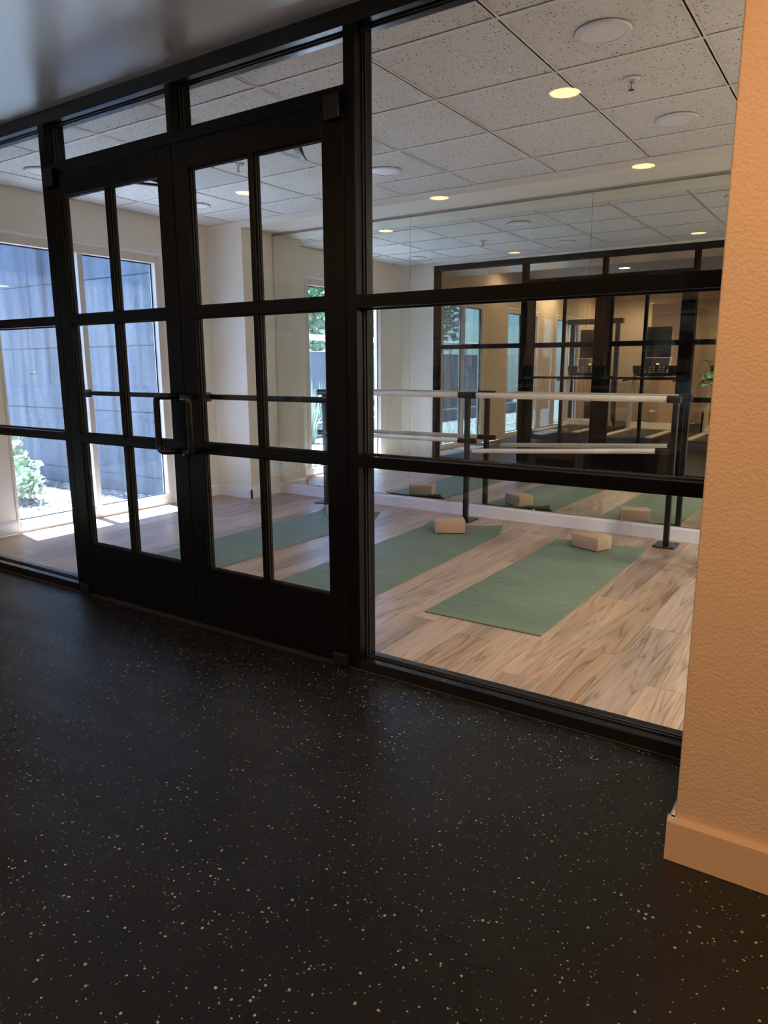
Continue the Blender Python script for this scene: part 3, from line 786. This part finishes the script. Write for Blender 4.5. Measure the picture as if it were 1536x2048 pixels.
# ------------------------------------------------------------------ gym machines seen in the mirror
M_BLK = mat('machine_black', (.01, .01, .011), .3)
M_SIL = mat('machine_silver', (.56, .50, .43), .35)
M_BELT = mat('running_belt', (.02, .02, .022), .8)
M_DSP = mat('console_face', (.03, .03, .035), .2)
M_LED = emis('led_digits', (.9, .75, .35), 1.6)
M_KEYS = mat('grey_keys', (.25, .22, .18), .5)
def seg7(b, x, z, ch, s=.028, y=0, M=None):
    on = {'0': 'abcdef', '2': 'abged', '1': 'bc', '8': 'abcdefg'}[ch]
    w_, h_, t = s * .55, s, s * .14
    R = {'a': (0, w_, h_ - t, h_), 'g': (0, w_, h_ / 2 - t / 2, h_ / 2 + t / 2), 'd': (0, w_, 0, t), 'f': (0, t, h_ / 2, h_), 'b': (w_ - t, w_, h_ / 2, h_), 'e': (0, t, 0, h_ / 2), 'c': (w_ - t, w_, 0, h_ / 2)}
    for c in on:
        x0, x1, z0, z1 = R[c]; b.box(x - x1, x - x0, y, y + .002, z + z0, z + z1, M)
def treadmill(loc, label):
    r = thing('treadmill', label, 'treadmill', loc, 0, 'treadmills in the gym')
    # user stands on +y side
    MB().rbox(-.40, .40, -.35, 1.55, .04, .17, .02, 2).build('deck', M_BLK, r, True)
    MB().rbox(-.27, .27, .12, 1.50, .165, .178, .004, 1).build('running_belt', M_BELT, r)
    for s in (-1, 1): MB().rbox(s * .34 - .055, s * .34 + .055, .05, 1.52, .168, .19, .008, 2).build('side_rail', M_SIL, r, True)
    MB().prism([(-.45, .05), (.12, .05), (.12, .20), (.0, .30), (-.38, .26), (-.45, .16)], 'x', -.37, .37).build('motor_hood', M_SIL, r)
    for s in (-1, 1):
        MB().tube([(s * .37, .05, .12), (s * .38, -.05, .6), (s * .36, -.10, 1.10)], [.045, .04, .035], 10).build('upright', M_SIL, r, True)
    MB().tube(tubepath([(-.40, .40, 1.00), (-.40, -.02, 1.02), (-.30, -.08, 1.02), (.30, -.08, 1.02), (.40, -.02, 1.02), (.40, .40, 1.00)], .06), .018, 12).build('handrail', M_BLK, r, True)
    T = Matrix.Translation((0, -.10, 1.22)) @ Matrix.Rotation(math.radians(18), 4, 'X')
    def TT(b): b.bm.transform(T); return b
    poly = [(-.15, .20)] + [(-.15 + .0 - .02 * math.sin(k / 8 * math.pi) + (1 - math.cos(k / 16 * math.pi)) * .02, .20 - .0 * k) for k in range(0)]
    out = [(-.235, .16), (-.225, 0.0), (-.19, -.12), (-.12, -.18), (0, -.195), (.12, -.18), (.19, -.12), (.225, 0.0), (.235, .16)]
    TT(MB().prism(out, 'y', -.03, .02)).build('console', M_SIL, r)
    inn = [(u * .86, v * .84 + .012) for u, v in out]
    f = TT(MB().prism(inn, 'y', .02, .026)).build('console_face', M_DSP, r)
    b = MB(); seg7(b, .035, .03, '0', y=.026); seg7(b, .010, .03, '2', y=.026); TT(b).build('led_display', M_LED, r)
    k_ = MB()
    for zz in (-.02, -.06, -.1):
        for xx in (-.12, -.06, .04, .10): k_.rbox(xx, xx + .04, .026, .03, zz, zz + .018, .002, 1)
    kp = TT(k_).build('key_pad', M_KEYS, r); kp['kind'] = 'stuff'
    for s in (-1, 1):
        MB().lathe([(0, 0), (.05, 0), (.085, .05), (.095, .16), (.085, .165), (.06, .09), (0, .08)], 20, (s * .29, -.06, 1.08)).build('cup_holder', M_BLK, r, True)
    MB().rbox(-.30, .30, -.12, .02, 1.07, 1.13, .02, 2).build('console_tray', M_BLK, r, True)
    MB().rbox(-.20, .20, -.16, -.13, 1.36, 1.88, .01, 2).build('screen', M_BLK, r, True)
    return r
tr0 = treadmill((-3.10, -4.25, 0), 'black and silver treadmill in the middle of the row, seen in the mirror')
dup(tr0, (-4.35, -4.55, 0), 'black and silver treadmill beside the cable machine, seen in the mirror')
dup(tr0, (-1.85, -4.15, 0), 'black and silver treadmill nearest the tan wall, seen in the mirror')
cm_ = thing('cable_machine', 'tall cable training machine with chrome guide rods near the gym windows', 'exercise machine', (-4.75, -6.1, 0))
for s in (-.45, .45):
    MB().rbox(s - .04, s + .04, -.04, .04, 0, 2.1, .006, 1).build('upright', M_BLK, cm_)
    MB().tube([(s * .75, .06, .12), (s * .75, .06, 2.05)], .012, 10).build('guide_rod', M_CHROME, cm_)
MB().rbox(-.55, .55, -.07, .07, 2.05, 2.15, .01, 1).build('crossbeam', M_BLK, cm_)
MB().rbox(-.6, .6, -.4, .4, 0, .06, .01, 1).build('base_frame', M_BLK, cm_)
ws = MB()
for k in range(14): ws.rbox(-.13, .13, -.06, .06, .08 + k * .032, .108 + k * .032, .003, 1)
ws.build('weight_stack', mat('weight_steel', (.05, .05, .05), .4, .5), cm_)
MB().tube([(-.34, .12, 1.62), (.0, .18, 1.60), (.34, .12, 1.62)], .014, 10).build('pull_bar', M_CHROME, cm_, True)
gm = thing('framed_gym_mirror', 'large black framed mirror on the gym back wall', 'mirror', (-1.1, -8.49, .35))
MB().box(-1.75, 1.75, .0, .02, 0, 1.75).build('mirror_glass', M_MIRROR, gm)
f = MB()
f.box(-1.78, 1.78, 0, .04, -.03, .02); f.box(-1.78, 1.78, 0, .04, 1.73, 1.78); f.box(-1.78, -1.73, 0, .04, 0, 1.75); f.box(1.73, 1.78, 0, .04, 0, 1.75); f.box(-.02, .02, 0, .03, 0, 1.75)
f.build('mirror_frame', M_BLK, gm)
bn = thing('weight_bench', 'tan padded weight bench right of the treadmill row', 'bench', (-2.35, -5.9, 0))
MB().rbox(-.16, .16, -.55, .55, .42, .50, .025, 3).build('seat_pad', mat('tan_vinyl', (.42, .28, .17), .45), bn, True)
for s in (-.45, .45): MB().rbox(-.18, .18, s - .03, s + .03, 0, .42, .005, 1).build('leg', M_BLK, bn)

# ------------------------------------------------------------------ outside
GZ = -.09
gr = B('ground', M_GROUND, -30, XO, -20, 12, GZ - .2, GZ); gr['kind'] = 'structure'
cw = struct('wall_outside', label='tall weathered concrete wall outside the windows')
zj = [GZ, .10, .787, 1.467, 2.166, 2.86, 3.56, 4.26, 5.0, 6.0, 7.0, 8.5]
for a, b in zip(zj, zj[1:]):
    MB().rbox(-13, -5.6, 2.60, 2.85, a + .004, b - .004, .006, 1).build('concrete_panel', M_CONC, cw)
B('concrete_core', M_CONC, -13, -5.46, 2.615, 2.85, GZ, 8.4, cw)
rw = thing('retaining_wall', 'long grey concrete retaining wall across the yard, seen in the mirror', 'retaining wall', (-9.2, -3.5, GZ))
for k in range(6): MB().rbox(-.15, .15, -8 + k * 2.0 + .004, -6 + k * 2.0 - .004, 0, 1.63, .01, 1).build('concrete_panel', M_CONC, rw)
for k, zz in enumerate((.30, .55)):
    MB().rbox(.15 + .0, .5 - k * .15, -8, 4, 0 + (0 if k == 0 else .30), zz, .02, 1).build('planter_ledge', M_CONC, rw)
fe = thing('white_railing', 'white rail fence above the retaining wall, seen in the mirror', 'railing', (-9.4, -3.5, 1.54))
MB().rbox(-.03, .03, -8, 4, .22, .33, .01, 1).build('rail', M_TRIMW, fe)
for k in range(7): MB().rbox(-.04, .04, -8 + k * 1.95, -7.92 + k * 1.95, 0, .33, .005, 1).build('post', M_TRIMW, fe)
def foliage(b, c, rad, n, s, rnd_):
    for _ in range(n):
        d = Vector((rnd_.gauss(0, 1), rnd_.gauss(0, 1), rnd_.gauss(0, 1))).normalized() * rnd_.uniform(.55, 1)
        p = Vector(c) + Vector((d.x * rad[0], d.y * rad[1], d.z * rad[2]))
        a = Vector((rnd_.gauss(0, 1), rnd_.gauss(0, 1), rnd_.gauss(0, .6))).normalized(); t = a.orthogonal().normalized()
        l = s * rnd_.uniform(.6, 1.3)
        vs = [b.verts.new(p), b.verts.new(p + a * l * .5 + t * l * .28), b.verts.new(p + a * l), b.verts.new(p + a * l * .5 - t * l * .28)]
        b.faces.new(vs)
rt = random.Random(5)
def tree(name, label, loc, rad, h, n, s, mt, cat='tree', group=None):
    r = thing(name, label, cat, loc, 0, group)
    tk = MB().tube([(0, 0, 0), (.03, .02, h * .5), (0, 0, h)], [.07, .05, .03], 8).build('trunk', M_STEM, r, True)
    b = bmesh.new()
    for _ in range(4): foliage(b, (rt.uniform(-.4, .4) * rad[0], rt.uniform(-.4, .4) * rad[1], h + rt.uniform(-.3, .3) * rad[2]), [v * .75 for v in rad], n // 4, s, rt)
    me = bpy.data.meshes.new('crown'); b.to_mesh(me); b.free(); me.materials.append(mt); o = put('crown', me, r); o['kind'] = 'stuff'; return r
TG = 'trees beyond the retaining wall'
for k in range(5):
    tree('leafy_tree', 'dense green tree beyond the white railing, ' + ('last of the row away from the studio', 'second from the far end of the row', 'in the middle of the row', 'second from the concrete wall', 'nearest the tall concrete wall')[k], (-11.2 + rt.uniform(-.4, .4), -10.2 + k * 2.65, GZ), (1.15, 1.2, 1.6), 2.6, 3400, .16, M_HEDGE, 'tree', TG)
# shrub outside the left window
sh = thing('garden_shrub', 'sunlit leafy shrub growing outside the left window light', 'shrub', (-7.42, 1.58, GZ))
b = bmesh.new()
for c, rad in (((0, 0, .45), (.32, .3, .28)), ((.28, .05, .32), (.25, .22, .18)), ((-.22, 0, .68), (.18, .2, .2)), ((.5, .0, .22), (.2, .15, .12))):
    foliage(b, c, rad, 260, .095, rt)
me = bpy.data.meshes.new('leaves'); b.to_mesh(me); b.free(); me.materials.append(M_LEAF); put('leaves', me, sh)['kind'] = 'stuff'
st = MB()
for k in range(9):
    a = rt.uniform(0, 6.28); st.tube([(0, 0, 0), (.15 * math.cos(a), .12 * math.sin(a), .3), (.35 * math.cos(a) + .1, .25 * math.sin(a), rt.uniform(.35, .8))], [.012, .008, .004], 6)
st.build('stem', M_STEM, sh)
# grass tufts by the retaining wall
for k in range(4):
    r = thing('grass_plant', 'tall spiky pale green plant before the retaining wall, ' + ('farthest from the tall concrete wall', 'second farthest from the concrete wall', 'second nearest the concrete wall', 'nearest the tall concrete wall')[k], 'plant', (-8.2 + rt.uniform(-.1, .1), -2.9 + k * .75, GZ), 0, 'spiky plants before the retaining wall')
    b = bmesh.new()
    for q in range(140):
        a = rt.uniform(0, 6.28); tl = rt.uniform(.4, 1.15); sp = rt.uniform(.05, .35)
        e = Vector((math.cos(a) * sp, math.sin(a) * sp, tl)); s = Vector((-math.sin(a), math.cos(a), 0)) * .013
        p0 = Vector((rt.uniform(-.06, .06), rt.uniform(-.06, .06), 0))
        b.faces.new([b.verts.new(p0 - s), b.verts.new(p0 + s), b.verts.new(p0 + e * .6 + s * .8), b.verts.new(p0 + e), b.verts.new(p0 + e * .6 - s * .8)])
    me = bpy.data.meshes.new('blades'); b.to_mesh(me); b.free(); me.materials.append(M_LEAF); put('blades', me, r)['kind'] = 'stuff'
# loose litter on the ground outside
b = bmesh.new()
for q in range(2600):
    p = Vector((rt.uniform(-8.2, -5.55), rt.uniform(.3, 2.5), GZ + .004)); a = rt.uniform(0, 6.28); l = rt.uniform(.015, .05)
    d = Vector((math.cos(a), math.sin(a), rt.uniform(0, .7))); t = Vector((-math.sin(a), math.cos(a), 0))
    b.faces.new([b.verts.new(p), b.verts.new(p + d * l * .5 + t * l * .3), b.verts.new(p + d * l), b.verts.new(p + d * l * .5 - t * l * .3)])
me = bpy.data.meshes.new('leaf_litter'); b.to_mesh(me); b.free(); me.materials.append(leafm('litter_leaf', (.03, .025, .018), (.55, .49, .4)))
o = put('leaf_litter', me); tag(o, 'dry leaf litter on the ground outside the windows', 'leaf litter'); o['kind'] = 'stuff'
